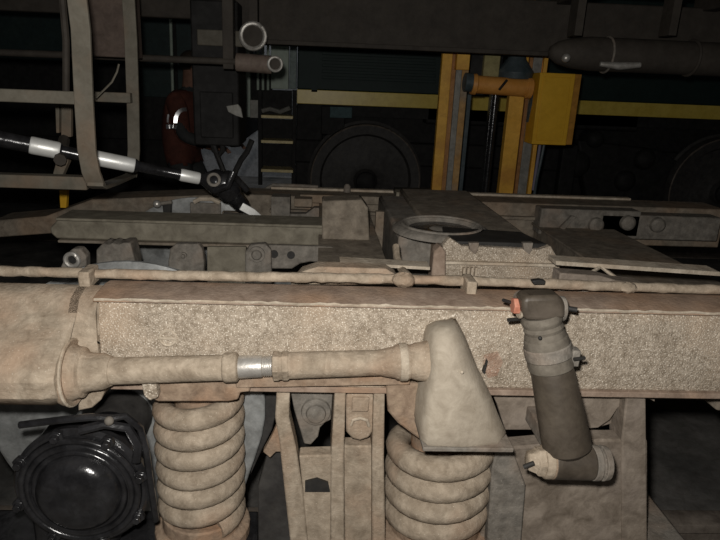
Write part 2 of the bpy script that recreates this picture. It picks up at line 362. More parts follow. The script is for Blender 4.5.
lever('hanger_plate', 'rounded grey hanger plate with a large round bolt beside the two-hole lever',
      [(245,252),(250,245),(265,244),(271,250),(272,285),(245,285)], YL-.02, .035, STEEL, [(257,254,8)])
lever('brake_lever', 'flat grey brake lever with two dark holes stepping down beside bolted plate',
      [(268,245),(330,247),(345,251),(352,262),(345,263),(310,262),(300,264),(292,269),(268,269)], YL, .022, STEEL, holes=[(274,254,4.2),(291,255,4)])
lever('fulcrum_block', 'trapezoid grey block with notched top edge above the wheel arc',
      [(96,250),(103,243),(108,245),(112,243),(118,245),(123,243),(130,243),(135,262),(135,280),(96,280)], YL, .08, STEEL, cat='block')
t = lever('ring_lug', 'ring-shaped steel lug with an open bolt eye above the wheel at left',
      [(55,283),(60,268),(66,255),(72,249),(80,249),(86,256),(86,283)], 1.80, .04, STEEL, cat='lug')
p = at(72, 260, 1.79)
MB().torus(p, (0,1,0), .020, .007, 20, 8).build('eye_ring', BRIGHT, t)
MB().lathe(p+Vector((0,.006,0)), (0,1,0), [(0,.014),(.006,.014)], 16).build('eye_recess', BLACK, t)
MB().ppoly([(207,247),(246,247),(246,285),(207,285)], 2.02, .02).build('brake_shield', OLIVE, bevel=.003, label='plain olive sheet shield hanging between the two rounded hanger plates', cat='shield')
# bits lying on the far beam behind the brake beam
t = thing('pull_box', (at(200,208,2.55).x, 2.55, at(200,222,2.55).z), 'low grey box with a paler lid behind the olive brake beam', 'box')
MB().pbox(190, 203, 221, 224, 2.52, .10).build('body', STEEL, t, bevel=.005)
MB().tube([at(194,202,2.51), at(200,199,2.51), at(212,199,2.51), at(220,203,2.51)], .010, 8).build('lid_edge', PALE, t)
MB().pbox(222, 212, 240, 225, 2.50, .08).build('side_block', INNER, t, bevel=.004)
t = thing('cotter_pin', (at(165,210,2.5).x, 2.5, at(165,220,2.5).z), 'dark forked pin with bright head standing behind the brake beam', 'pin')
MB().ppoly([(162,203),(171,203),(170,222),(164,222)], 2.5, .03).build('shank', BLACK, t, bevel=.003)
p = at(157,204,2.48); MB().ball(p, .017).build('head', BRIGHT, t)
MB().cyl(at(157,204,2.50), at(172,202,2.50), .008).build('cross_bar', STEEL, t)

# ------------------------------------------------------------------ air pipe along the beam's rear edge
pts = []; rr = []; zp = at(345, 278, YB2+.02).z
n = 150
for i in range(n+1):
    x = XL + (XR-XL)*i/n
    pts.append((x, YB2+.012+.004*math.sin(x*5), zp + .002*math.sin(x*3.3+1.2) + random.uniform(-.0008,.0008))); rr.append(.0118+random.uniform(-.0014,.0014))
t = thing('air_pipe', (0, YB2+.01, zp-.02), 'dust-caked thin air pipe running along the top of the near beam', 'pipe')
MB().tube(pts, rr, 10).build('pipe_run', DUST, t)
for px, w_ in [(88,11),(470,10)]:
    p = at(px, 282, YB2-.01)
    MB().box(p.x-w_/2/ppm(p), p.x+w_/2/ppm(p), YB2-.035, YB2+.03, ZT+.0, zp+.016).build('pipe_clip', DUST, t, bevel=.004)
MB().ball((at(404,279,YB2).x, YB2+.005, zp+.004), .024, (1.15,.8,.75)).build('pipe_union', DUST, t, jitter=.002)
MB().tube([at(396,246,1.62), at(397,258,1.58), at(402,270,1.48), at(408,277,1.42)], [.010,.010,.011,.012], 8).build('branch_pipe', DUST, t)
MB().ball((at(628,287,YB2).x, YB2+.0, zp+.0), .016, (1.3,.8,.8)).build('pipe_union', DUST, t, jitter=.0015)
MB().tube([at(584,281,1.45), at(592,272,1.47), at(600,267,1.5), at(608,272,1.48), at(616,278,1.45)], .005, 6).build('wire_clip', PALE, t)
pw = at(470, 276, YB2+.05)
MB().ppoly([(532,281),(540,280),(546,281),(545,285),(534,285)], YB2-.02, .015).build('oil_plug', BLACK, bevel=.002, label='small black plug lying on the beam crown above the damper', cat='plug')

# ------------------------------------------------------------------ brake rod on the beam's front
pl = at(86, 372, 1.165); pr = at(430, 361, 1.165); ax = (pr-pl).normalized(); Lr = (pr-pl).length
def rt(px): return along(pl, ax, Lr, px)
k = 1/ppm((pl+pr)/2)
t = thing('brake_rod', ((pl.x+pr.x)/2, 1.165, pl.z-.04), 'round dusty brake rod with turnbuckle running along the beam front', 'rod')
MB().lathe(pl, ax, [(rt(60),15*k),(rt(86),15*k),(rt(100),14.5*k),(rt(103),13.5*k),(rt(200),13*k),(rt(224),13*k)], 24).build('rod_tube', DUST, t)
MB().lathe(pl, ax, [(rt(223),13*k),(rt(225),15*k),(rt(237),15*k),(rt(239),12*k)], 24).build('end_sleeve', DUST, t, bevel=.002)
MB().lathe(pl, ax, [(rt(238),11.0*k),(rt(240),11.5*k),(rt(262),11*k),(rt(263),9.5*k),(rt(274),9.5*k)], 24).build('threaded_stud', BRIGHT, t)
for i in range(5):
    MB().torus(pl+ax*rt(264.5+2*i), ax, 9.6*k, .9*k, 20, 6).build('thread', BRIGHT, t)
MB().lathe(pl, ax, [(rt(272.5),12*k),(rt(273.5),15*k),(rt(279),15*k),(rt(280),14*k),(rt(282),14*k),(rt(283),15*k),(rt(288),15*k),(rt(290),13*k)], 6, a0=.2).build('lock_nut', DUST, t, bevel=.002)
MB().lathe(pl, ax, [(rt(289),13.5*k),(rt(380),13*k),(rt(384),14*k),(rt(394),16*k),(rt(396),17.5*k),(rt(408),18*k),(rt(410),17*k),(rt(416),19*k),(rt(424),20*k),(rt(433),22*k)], 28).build('rod_tube', DUST, t)
MB().lathe(pl, ax, [(rt(399),18.5*k),(rt(400),19.2*k),(rt(406),19.2*k),(rt(407),18.5*k)], 28).build('wear_ring', PALE, t)
# bell mouth at left end
MB().lathe(pl, ax, [(rt(64),31*k),(rt(69),33*k),(rt(73),33.5*k),(rt(75),32*k),(rt(74),28*k),(rt(78),26*k),(rt(84),25*k),(rt(86),21*k),(rt(92),19*k),(rt(104),18*k),(rt(112),14.5*k)], 32).build('bell_mouth', DUST, t)
MB().torus(pl+ax*rt(73), ax, 32.5*k, 1.6*k, 32, 8).build('bell_rim', PALE, t)
# gouge in casting above the bell, a narrow bracket pad below the rod
t2 = MB().ppoly([(140,382),(250,379),(250,392),(240,393),(238,400),(228,402),(158,402),(153,400),(148,396),(143,392)], 1.19, .17)
t2.build('spring_cap', RUST, bf, bevel=.004)
MB().ppoly([(141,383),(156,383),(158,398),(150,401),(144,397)], 1.165, .04).build('cap_lug', CRUST, bf, bevel=.003)
MB().ppoly([(236,376),(410,377),(410,385),(300,387),(236,388)], 1.185, .05).build('flange_strip', RUST, bf, bevel=.002)

# ------------------------------------------------------------------ flared bracket (hood) at the rod's right end
h = thing('spring_hood', (at(470,400,1.15).x, 1.2, at(470,447,1.1).z), 'flared pale steel hood bracket standing over the wide coil spring', 'bracket')
rows = [ # py, left px, right px, Y front
    (322, 447, 455, 1.190), (324, 439, 461, 1.172), (329, 434, 465, 1.140), (340, 433, 471, 1.118), (356, 433, 477, 1.102),
    (374, 433, 483, 1.095), (392, 430, 491, 1.090), (408, 427, 498, 1.087), (424, 424, 504, 1.085), (438, 423, 510, 1.084), (445, 422, 513, 1.084), (447, 423, 513, 1.086)]
rings = []
for py, l, r, Y in rows:
    p0 = at(l, py, Y); p1 = at(r, py, Y)
    w_ = p1.x-p0.x; z = (p0.z+p1.z)/2
    fz = max(0, min(1, (400-py)/70)); zk = z - (YB-Y)*.36*fz
    rings.append([(p0.x, YB+.012, zk), (p0.x, min(Y+.022, YB+.01), z-(z-zk)*.25), (p0.x+min(.012,w_*.2), Y+.003, z), (p0.x+w_*.45, Y, z), (p1.x-min(.03,w_*.3), Y+.012, z), (p1.x, min(Y+.05, YB+.011), z-(z-zk)*.4), (p1.x, YB+.012, zk)])
HOODM = mat('pale_smooth_casting', (.34,.295,.235), (.43,.38,.305), .7, 0, 14, .2, 120, .15, (.33,.285,.225), 6, (.60,.54,.45), 300, .72, .25)
MB().loft(rings).build('hood_shell', HOODM, h, angle=60)
MB().ppoly([(386,384),(432,384),(428,424),(424,443),(414,436),(398,424),(388,412)], 1.20, .12).build('side_wing', RUST, h, bevel=.006)
MB().box(at(423,446,1.085).x, at(514,446,1.085).x, 1.082, 1.30, at(468,450,1.09).z, at(468,446,1.09).z).build('base_plate', STEEL, h, bevel=.002)
MB().ball(at(462,372,1.095), .004).build('spatter', PALE, h)
# red lead marks beside the hood
MB().ppoly([(484,356),(498,352),(503,362),(497,376),(488,378),(484,368)], YB-.004, .006).build('primer_patch', mat('red_primer', (.34,.22,.16), (.46,.35,.27), .9, 0, 90, 1.0, 210, .1, None, 6, (.66,.58,.49), 300, .6), bf)
MB().ppoly([(483,373),(487,360),(488,361),(485,374)], YB-.012, .012).build('gouge_edge', BLACK, bf)

# ------------------------------------------------------------------ coil springs
def coil(name, px, ypx, Y, R, wire, ztop, zbot, turns, ph, label, M_):
    c = at(px, ypx, Y); t = thing(name, (c.x, Y, zbot-wire), label, 'spring', 'coil springs of the bogie')
    pts = []; n = int(turns*26)
    for i in range(n+1):
        u = i/n; a = ph + u*turns*2*math.pi
        pts.append((c.x+R*math.cos(a), Y+R*math.sin(a), zbot+(ztop-zbot)*u))
    MB().tube(pts, wire, 12).build('coil', M_, t)
    return t, c
ztop = at(200, 398, 1.27).z
sp, c = coil('coil_spring', 200, 430, 1.30, .084, .0262, ztop, .30, 6.4, -.94, 'narrow dusty coil spring beside the black axle box', DUST)
MB().lathe((c.x,1.30,.235), (0,0,1), [(0,.12),(.03,.12),(.035,.10),(.075,.10)], 28).build('spring_seat', RUST, sp, bevel=.004)
MB().lathe((c.x,1.30,.28), (0,0,1), [(0,.058),(ztop-.28,.058)], 24).build('guide_sleeve', RUST, sp)
zt2 = at(440, 446, 1.24).z
sp2, c2 = coil('coil_spring', 440, 450, 1.30, .108, .030, zt2, .30, 4.0, 1.57, 'wide dusty coil spring under the flared pale hood bracket', DUST)
MB().lathe((c2.x,1.30,.235), (0,0,1), [(0,.15),(.03,.15),(.035,.12),(.075,.12)], 28).build('spring_seat', RUST, sp2, bevel=.004)
MB().lathe((c2.x,1.30,.28), (0,0,1), [(0,.075),(zt2-.28,.075)], 24).build('guide_sleeve', RUST, sp2)

# spring plank carrying the wide spring and the damper foot
sk = thing('spring_plank', (.4, 1.35, .1), 'dusty lower spring plank carrying the wide spring and damper foot', 'beam')
MB().box(c2.x-.2, 1.0, 1.14, 1.48, .17, .235).build('plank', STEEL, sk, bevel=.01)
MB().ppoly([(496,449),(600,440),(648,440),(648,560),(478,560),(488,475)], 1.245, .05).build('upstand', BROWN, sk, bevel=.006)
MB().ppoly([(497,447),(512,448),(526,486),(520,560),(486,560),(492,470)], 1.215, .03).build('cheek', STEEL, sk, bevel=.004)

# ------------------------------------------------------------------ damper
P0 = at(540, 310, 1.115); P1 = at(570, 462, 1.075); da = (P1-P0).normalized(); DL = (P1-P0).length
k0 = 1/ppm((P0+P1)/2)
def dt(py): return (py-310)/(462-310)*DL
d = thing('hydraulic_damper', tuple(P1-Vector((0,0,.05))), 'dark slanted hydraulic damper with rubber cuff bolted to the beam', 'damper')
MB().lathe(P0, da, [(dt(360),19.5*k0),(dt(366),20.5*k0),(dt(400),22.5*k0),(dt(440),24.5*k0),(dt(446),24*k0),(dt(452),17*k0)], 36).build('body', DAMP, d, bevel=.001)
MB().lathe(P0, da, [(dt(314),19*k0),(dt(318),20.5*k0),(dt(321),19.5*k0),(dt(324),18*k0),(dt(327),19.5*k0),(dt(330),18.5*k0),(dt(333),20*k0),(dt(338),20*k0)], 36).build('bellows', RUBG, d)
cf = MB().lathe(P0, da, [(dt(334),18*k0),(dt(336),21*k0),(dt(340),21.8*k0),(dt(356),21.8*k0),(dt(362),22.6*k0),(dt(366),22*k0)], 36).build('cuff', RUBG, d, bevel=.002)
MB().lathe(P0, da, [(dt(343),22.2*k0),(dt(344),23.2*k0),(dt(354),23.2*k0),(dt(355),22.2*k0)], 36, caps=False).build('clamp_band', STEEL, cf)
q = P0 + da*dt(350)
sid = da.cross(Vector((0,1,0))).normalized()
if sid.x < 0: sid = -sid
MB().box(q.x+.038, q.x+.055, q.y-.03, q.y-.005, q.z-.02, q.z+.016).build('clamp_lug', STEEL, cf, bevel=.003)
MB().cyl(q+Vector((.04,-.035,0)), q+Vector((.064,-.028,0)), .004, 10).build('clamp_screw', BLACK, cf)
MB().ball(at(540,338,1.062), .004).build('vent_hole', BLACK, cf)
# top eye: a cylinder lying across the rod with flattened shoulders
e0 = P0 - da*.006
MB().ppoly([(526,297),(558,296),(564,299),(566,306),(566,319),(548,322),(526,321),(523,312),(523,302)], 1.080, .05).build('top_eye', DAMP, d, bevel=.009, seg=3)
MB().cyl(e0-Vector((21*k0,0,-.002)), e0-Vector((18*k0,0,-.002)), 12.5*k0, 28).build('eye_washer', PALE, d, bevel=.002, label='pale worn washer ring')
MB().cyl(e0+Vector((20*k0,0,-.002)), e0+Vector((24*k0,0,-.002)), 12.5*k0, 28).build('eye_washer', STEEL, d, bevel=.002)
MB().cyl(e0-Vector((27*k0,0,-.002)), e0-Vector((20*k0,0,-.002)), 8.5*k0, 6).build('bushing_nut', RED, d, bevel=.002, label='reddish painted nut')
a_ = at(503,300,1.12); b_ = at(522,306,1.14); MB().cyl(a_, b_, .0035, 10).build('split_pin', BLACK, d)
a_ = at(508,320,1.12); b_ = at(520,319,1.13); MB().cyl(a_, b_, .004, 10).build('split_pin', BLACK, d)
a_ = at(560,307,1.13); b_ = at(577,310,1.12); MB().cyl(a_, b_, .0055, 10).build('bolt_end', BLACK, d)
MB().cyl(e0+Vector((0,.0,-.02)), (e0.x, YB+.01, e0.z-.02), 8*k0, 16).build('mount_stub', STEEL, d)
# lower eye
f0 = P1
tl = Vector((1,0,-.02)).normalized()
MB().cyl(f0-tl*20*k0, f0+tl*22*k0, 17.5*k0, 30).build('lower_eye', DAMP, d, bevel=.003)
MB().lathe(f0, tl, [(-29*k0,16*k0),(-27*k0,17.5*k0),(-21*k0,17.5*k0),(-19.5*k0,15*k0)], 28).build('end_collar', DUST, d, bevel=.001)
MB().torus(f0-tl*20*k0, tl, 16.3*k0, 1.4*k0, 28, 8).build('rust_ring', RUST, d)
MB().lathe(f0, tl, [(21*k0,15*k0),(22*k0,18*k0),(28*k0,18*k0),(29*k0,14.5*k0),(31.5*k0,14.5*k0),(32*k0,18*k0),(38*k0,17*k0),(40*k0,14*k0)], 28).build('end_collar', STEEL, d, bevel=.001)
MB().lathe(f0, tl, [(-45*k0,8*k0),(-44*k0,10*k0),(-37*k0,12.5*k0),(-35*k0,15*k0),(-28*k0,16*k0)], 6).build('castle_nut', DUST, d, bevel=.002)
MB().cyl(at(524,467,1.055), at(534,463,1.05), .005, 10).build('split_pin', BLACK, d)
MB().box(f0.x-.03, f0.x+.03, f0.y, 1.30, f0.z-.02, f0.z+.02).build('foot_stub', STEEL, d, bevel=.004)

# ------------------------------------------------------------------ hangers under the beam
hg = thing('brake_hanger', (at(320,430,1.25).x, 1.27, at(320,560,1.25).z), 'dusty brake hanger of upright posts and bolted plates between the springs', 'hanger')
MB().ppoly([(277,384),(290,384),(289,418),(296,448),(302,486),(310,560),(292,560),(284,486),(279,440),(275,418)], 1.23, .05).build('post', DUST, hg, bevel=.004)
MB().ppoly([(335,388),(346,386),(344,456),(345,560),(330,560),(331,456)], 1.215, .09).build('post', DUST, hg, bevel=.004)
MB().ppoly([(374,386),(385,386),(384,456),(386,560),(372,560),(372,456)], 1.215, .09).build('post', DUST, hg, bevel=.004)
MB().ppoly([(338,386),(382,386),(384,392),(338,393)], 1.212, .09).build('top_bar', DUST, hg, bevel=.003)
lp = MB().ppoly([(290,388),(333,388),(331,420),(325,423),(320,428),(318,437),(311,445),(304,444),(300,430),(294,410)], 1.27, .03).build('lobed_plate', STEEL, hg, bevel=.003)
p = at(316,411,1.268)
MB().lathe(p, (0,-1,0), [(0,.036),(.008,.034),(.010,.024),(.018,.022),(.020,.010)], 24).build('boss', STEEL, lp, bevel=.001)
rp = MB().ppoly([(348,393),(374,393),(374,430),(369,438),(360,441),(352,439),(346,432),(346,397)], 1.235, .035).build('shoe_plate', DUST, hg, bevel=.005)
MB().tube([at(351,425,1.233), at(353,420,1.230), at(360,418,1.229), at(367,420,1.230), at(369,426,1.233)], .004, 8).build('weld_arc', PALE, rp)
MB().pbox(352, 398, 369, 412, 1.228, .01).build('raised_pad', DUST, rp, bevel=.003)
MB().ppoly([(299,456),(334,455),(334,560),(306,560),(302,484)], 1.235, .04).build('lower_plate', DUST, hg, bevel=.004)
MB().ppoly([(344,446),(375,446),(375,560),(344,560)], 1.24, .04).build('lower_plate', DUST, hg, bevel=.004)
MB().ppoly([(305,482),(317,479),(328,483),(330,492),(305,492)], 1.228, .012).build('cut_out', BLACK, hg)
MB().ppoly([(281,416),(287,430),(290,448),(283,452),(276,452),(270,458),(263,452),(271,438)], 1.255, .02).build('rusty_gusset', RUST, hg, bevel=.002, label='orange-brown rusty triangular gusset')
MB().ppoly([(268,452),(286,446),(292,486),(296,560),(258,560),(258,486)], 1.30, .03).build('lower_plate', WHEELD, hg, bevel=.003)

bs = thing('brake_shoe', tuple(at(258,486,1.36)), 'blue-grey curved brake shoe between narrow spring and hanger post', 'brake shoe')
MB().ppoly([(240,386),(262,386),(265,400),(265,418),(262,436),(256,455),(250,472),(244,490),(236,500),(236,440)], 1.34, .05).build('shoe', WHEEL, bs, bevel=.004)
MB().ppoly([(262,386),(279,386),(277,410),(272,430),(262,450),(250,476),(258,440),(264,418)], 1.37, .05).build('backing', WHEELD, bs, bevel=.003)
# ------------------------------------------------------------------ wheelset and axle box
Xa = at(68, 482, 1.10).x; Za = .47
ZW = at(125, 262, 1.58).z; WR = ZW - Za - .03
XW = Xa
wh = thing('wheelset', (XW, 2.1, Za-WR), 'bogie wheelset whose blue-grey rim rises behind the dusty beam', 'wheelset')
def wheel(y0, s, par, nm='wheel'):
    rings = []
    prof = [(-.06,.10),(-.06,.14),(-.02,.16),(-.005,WR-.09),(-.055,WR-.07),(-.058,WR-.012),(-.05,WR-.003),(.02,WR),(.040,WR+.006),(.052,WR+.028),(.062,WR+.028),(.070,WR+.0),(.070,WR-.07),(.02,WR-.09),(.01,.16),(.06,.14),(.06,.10)]
    o = MB().lathe((XW,y0,Za), (0,s,0), prof, 72).build(nm, WHEELD, par)
    MB().lathe((XW,y0,Za), (0,s,0), [(-.061,WR-.014),(-.052,WR+.001),(.02,WR+.003),(.040,WR+.009),(.052,WR+.031),(.063,WR+.031),(.072,WR+.0),(.072,WR-.014)], 72).build('tyre_tread', WHEEL, o)
    return o
rail(1.53, 'near rail under the dusty bogie wheel', Za-WR); rail(2.60, 'second rail under the far side of the bogie', Za-WR)
wheel(1.53, 1, wh); wheel(2.60, -1, wh)
MB().cyl((XW,1.20,Za), (XW,2.92,Za), .075, 28).build('axle', WHEELD, wh)
# gearbox round the axle, black
ab = thing('axle_box', (XW, 1.1, Za-.2), 'greasy black axle box with ringed round cover at lower left', 'axle box')
MB().lathe((XW,1.36,Za), (0,-1,0), [(0,.075),(.165,.08),(.178,.148),(.195,.150),(.205,.142),(.205,.136),(.197,.130),(.199,.122),(.214,.118),(.216,.108),(.206,.104),(.208,.094),(.230,.088),(.244,.070),(.248,.03),(.248,.001)], 56).build('cover', GREASE, ab)
for i in range(8):
    a = 2*math.pi*(i+.35)/8; p = Vector((XW+.141*math.cos(a), 1.160, Za+.141*math.sin(a)))
    MB().lathe(p, (0,-1,0), [(0,.016),(.012,.016),(.014,.010),(.026,.009)], 6).build('cover_bolt', GREASE, ab, bevel=.001)
MB().box(XW-.36, c.x+.14, 1.24, 1.38, .17, .235).build('spring_wing', GREASE, ab, bevel=.01)
MB().box(XW-.15, XW+.045, 1.20, 1.36, Za-.235, Za+.06).build('housing', GREASE, ab, bevel=.03, seg=3)
for r_ in (.098, .113, .127):
    MB().torus((XW,1.151,Za), (0,1,0), r_, .0075, 56, 10).build('cover_ring', GREASE, ab)
# black hoses and cable between the axle box and the beam
hz = thing('cable_hose', tuple(at(130,440,1.2)), 'black rubber cable looping over the greasy axle box', 'hose')
MB().tube([at(20,425,1.13), at(60,420,1.12), at(90,417,1.12), at(112,418,1.13), at(125,416,1.14), at(140,428,1.15), at(146,450,1.15), at(150,480,1.16), at(156,520,1.18)], .008, 8).build('hose', GREASE, hz)
MB().ball(at(109,421,1.118), .010).build('gland', STEEL, hz)
MB().tube([at(80,430,1.125), at(105,424,1.13), at(128,428,1.14), at(138,445,1.14), at(136,462,1.13)], .010, 8).build('hose', GREASE, hz)

# ------------------------------------------------------------------ raised coach overhead
YS = 3.60
zs = at(370, 49, YS).z
co = thing('raised_coach', (0, 2.2, zs), 'dark underframe of a coach lifted above the bogie along the top edge', 'coach')
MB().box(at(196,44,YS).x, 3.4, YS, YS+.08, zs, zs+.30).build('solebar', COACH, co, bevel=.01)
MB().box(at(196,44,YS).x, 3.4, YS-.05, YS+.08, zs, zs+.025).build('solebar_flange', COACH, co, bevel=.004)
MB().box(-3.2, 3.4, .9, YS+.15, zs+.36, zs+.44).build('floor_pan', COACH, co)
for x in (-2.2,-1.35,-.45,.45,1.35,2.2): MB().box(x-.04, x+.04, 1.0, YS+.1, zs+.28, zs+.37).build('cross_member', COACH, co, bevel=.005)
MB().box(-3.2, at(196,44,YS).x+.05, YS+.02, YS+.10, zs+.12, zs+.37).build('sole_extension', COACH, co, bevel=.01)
MB().box(at(88,45,2.7).x, at(132,45,2.7).x, 2.7, 2.85, at(110,57,2.7).z, zs+.37).build('cross_beam', mat('rusty_beam_paint', (.10,.075,.062), (.14,.105,.085), .8, 0, 14), co, bevel=.005)
# tank under the coach at right
p = at(552, 58, 3.25); tk = thing('air_tank', (p.x+.6, 3.25, p.z-.09), 'dark rounded air tank slung under the raised coach at right', 'tank')
q0 = at(548, 52, 3.25); kk = 1/ppm(q0)
MB().lathe(q0, (1,.02,-.0), [(0,.003),(.012,.03),(.05,.055),(.12,.075),(.22,.085),(1.6,.085)], 32).build('shell', COACH, tk)
MB().torus(at(606,55,3.25), (1,.02,0), .088, .006, 32, 8).build('band', STEEL, tk)
MB().torus(at(690,58,3.25), (1,.02,0), .088, .008, 32, 8).build('band', COACH, tk)
MB().ball(at(566,58,3.14), .022).build('drain_plug', BRIGHT, tk)
MB().tube([at(600,64,3.15), at(620,66,3.14), at(640,65,3.14)], [.012,.02,.014], 10).build('valve', BRIGHT, tk)  # bright tube standing in for the highlight along the tank's underside
for px in (575, 668):
    p = at(px, 30, 3.25); MB().box(p.x-.02, p.x+.02, 3.2, 3.3, p.z-.03, zs+.37).build('hanger', COACH, tk)

# safety loop straps at left
zs_top = zs + .37
sb = thing('safety_loop', tuple(at(100,180,1.9)), 'beige bent steel safety loop hanging round the drive shaft', 'bracket')
def strip(pts, wid, thick, wdir):   # flat bar following points
    m_ = MB(); rings = []; wdir = Vector(wdir)
    for i, p in enumerate(pts):
        tng = (Vector(pts[min(i+1,len(pts)-1)]) - Vector(pts[max(i-1,0)])).normalized()
        wv = (wdir - tng*wdir.dot(tng)).normalized(); nv = tng.cross(wv)
        w2 = wid[i] if isinstance(wid, (list,tuple)) else wid
        rings.append([Vector(p)+wv*w2/2+nv*thick/2, Vector(p)-wv*w2/2+nv*thick/2, Vector(p)-wv*w2/2-nv*thick/2, Vector(p)+wv*w2/2-nv*thick/2])
    return m_.loft(rings)
Y1 = 1.72
a0 = at(82, 40, Y1); a0b = Vector((a0.x-.02, Y1, zs_top))
W1 = 19/ppm(a0)
strip([a0b, at(81,30,Y1), at(84,100,Y1), at(87,150,Y1), at(91,172,Y1+.01), at(95,182,Y1+.02), at(98,187,Y1+.05)], W1, .012, (1,0,0)).build('near_strap', STRAP, sb, bevel=.002)
strip([at(95,184,Y1+.01), at(99,187,Y1+.04), at(112,183,Y1+.25), at(127,177,2.34), at(131,175,2.38)], W1*.9, .012, (1,0,0)).build('foot_bar', STRAP, sb, bevel=.002)
Y2 = 2.38
strip([at(131,176,Y2), at(133,165,Y2), at(134,150,Y2), at(133,100,Y2), at(131,40,Y2), Vector((at(131,40,Y2).x, Y2, zs_top))], 12/ppm(at(133,100,Y2)), .012, (1,0,0)).build('far_strap', STRAP, sb, bevel=.002)
MB().pbox(-60, 89, 78, 102, Y1+.04, .03).build('cross_bar', STRAP, sb, bevel=.003)
MB().pbox(76, 92, 130, 102, Y2-.06, .03).build('cross_bar', STRAP, sb, bevel=.003)
MB().tube([at(96,98,2.2), at(104,90,2.2), at(112,82,2.2), at(117,72,2.2), at(119,64,2.2)], .0035, 6).build('stay_wire', STRAP, sb)
# second loop further left
s2 = thing('pipe_cradle', tuple(at(30,180,2.0)), 'grey steel cradle bar at left edge behind the strap', 'bracket')
MB().pbox(-60, 175, 86, 188, 1.95, .05).build('cradle_bar', STRAP, s2, bevel=.003)
MB().ppoly([(52,176),(56,162),(60,150),(68,150),(68,162),(62,176)], 2.12, .03).build('lug', STRAP, s2, bevel=.003)
MB().ppoly([(61,102),(71,102),(71,137),(61,137)], 2.2, .02).build('name_plate', STRAP, s2, bevel=.002)
MB().ppoly([(55,102),(59,102),(59,133),(56,133)], 2.2, .02).build('edge_plate', STRAP, s2, bevel=.002)
MB().tube([at(66,104,2.2), at(66,40,2.2), Vector((at(66,40,2.2).x, 2.2, zs_top))], .012, 8).build('drop_rod', COACH, s2)
MB().tube([at(64,140,2.2), at(60,160,2.0)], .02, 8).build('drop_rod', COACH, s2)
MB().ppoly([(59,190),(67,190),(66,208),(60,208)], 2.8, .03).build('marker_post', YEL2, bevel=.003, label='small yellow marker tab standing at left behind the bogie', cat='marker')
# upper left beams and pull rod
ur = thing('pull_rod', tuple(at(190,60,3.0)), 'thin horizontal pull rod with flanged end hanging under the raised coach', 'rod')
MB().cyl(at(-60,50,3.0), at(242,62,3.0), .016, 14).build('rod', COACH, ur)
MB().cyl(at(236,62,3.0), at(272,65,3.0), .042, 20).build('cylinder', mat('brown_cylinder', (.16,.12,.10), (.20,.16,.13), .7), ur, bevel=.004)
p = at(275,64,2.93); MB().torus(p, (0,1,0), .031, .007, 24, 8).build('flange_ring', BRIGHT, ur)
MB().lathe(p+Vector((0,.08,0)), (0,-1,0), [(0,.034),(.07,.034),(.075,.02)], 20).build('flange', COACH, ur)
MB().box(p.x-.25, p.x-.20, 2.99, 3.05, p.z-.03, zs_top).build('drop_bracket', COACH, ur, bevel=.003)
vr = thing('valve_cock', tuple(at(252,40,3.2)), 'round bright rimmed valve above the flanged pull rod', 'valve')
p = at(253,36,3.2); MB().torus(p, (0,1,0), .06, .012, 24, 8).build('rim', BRIGHT, vr)
MB().lathe(p+Vector((0,.05,0)), (0,-1,0), [(0,.06),(.05,.06),(.06,.02)], 24).build('body', COACH, vr)
MB().box(p.x-.02, p.x+.02, 3.22, 3.28, p.z, zs_top).build('stem', COACH, vr)
sbm = thing('stretcher_beam', tuple(at(220,45,3.4)), 'short dull beam end under the raised coach beside the valve', 'beam')
MB().pbox(197, 30, 243, 46, 3.4, .12).build('beam', STRAP, sbm, bevel=.005)
# black equipment box with hanging hoses
eb = thing('equipment_box', tuple(at(216,140,3.45)), 'black equipment cabinet hanging under the raised coach beside the worker', 'cabinet')
z0 = at(216,146,3.42).z
MB().box(at(193,110,3.42).x, at(239,110,3.42).x, 3.42, 3.75, z0, zs+.2).build('cabinet', UNDER, eb, bevel=.01)
MB().pbox(200, 92, 233, 138, 3.40, .02).build('door', UNDER, eb, bevel=.006)
MB().ppoly([(226,106),(238,104),(241,108),(243,118),(236,116),(228,112)], 3.39, .02).build('latch', JGREY, eb, bevel=.003)
for i, pp in enumerate([[(212,140),(216,152),(219,160),(223,170),(228,182)], [(252,140),(247,152),(241,160),(236,170),(232,182)], [(222,141),(223,150),(219,156),(214,150),(212,141)]]):
    MB().tube([at(x,y,3.44) for x,y in pp], .016, 8).build('hose', BLACK, eb)

# ------------------------------------------------------------------ cardan drive shaft
A = at(-60, 127, 1.92); B = at(222, 183, 2.22); ua = (B-A).normalized(); LB = (B-A).length
def st(px): return along(A, ua, LB, px)
ks = 1/ppm((A+B)/2)
cs = thing('drive_shaft', tuple((A+B)/2-Vector((0,0,.05))), 'black cardan drive shaft with silver sleeves slanting down at left', 'drive shaft')
MB().lathe(A, ua, [(0,8*ks),(st(60),7.5*ks),(st(62),6*ks),(st(94),6*ks),(st(95),7*ks),(st(136),7*ks),(st(138),5.5*ks),(st(178),5*ks),(st(180),6*ks),(st(202),6*ks),(st(204),5*ks),(st(212),6*ks)], 24).build('tube', GREASE, cs)
for a_, b_, r in [(30,60,8.0),(94,135,7.2),(180,200,6.2)]:
    MB().lathe(A, ua, [(st(a_),r*ks),(st(a_+2),(r+.5)*ks),(st(b_-2),(r+.3)*ks),(st(b_),(r-.4)*ks)], 24).build('sleeve', SILVER, cs)
yk = MB().lathe(A, ua, [(st(202),6*ks),(st(208),10*ks),(st(214),14*ks),(st(220),14*ks),(st(221),11*ks)], 24).build('yoke', GREASE, cs, bevel=.002)
for s_ in (-1,1):
    MB().lathe(B + Vector((0,0,0)) + ua*.01, (0.15,-s_,.3), [(0,.03),(.055,.03),(.06,.02)], 16).build('trunnion', GREASE, cs, bevel=.002)
MB().torus(B+Vector((-.02,-.055,.02)), (0.1,-1,.2), .020, .006, 18, 8).build('bearing_cap', STEEL, cs)
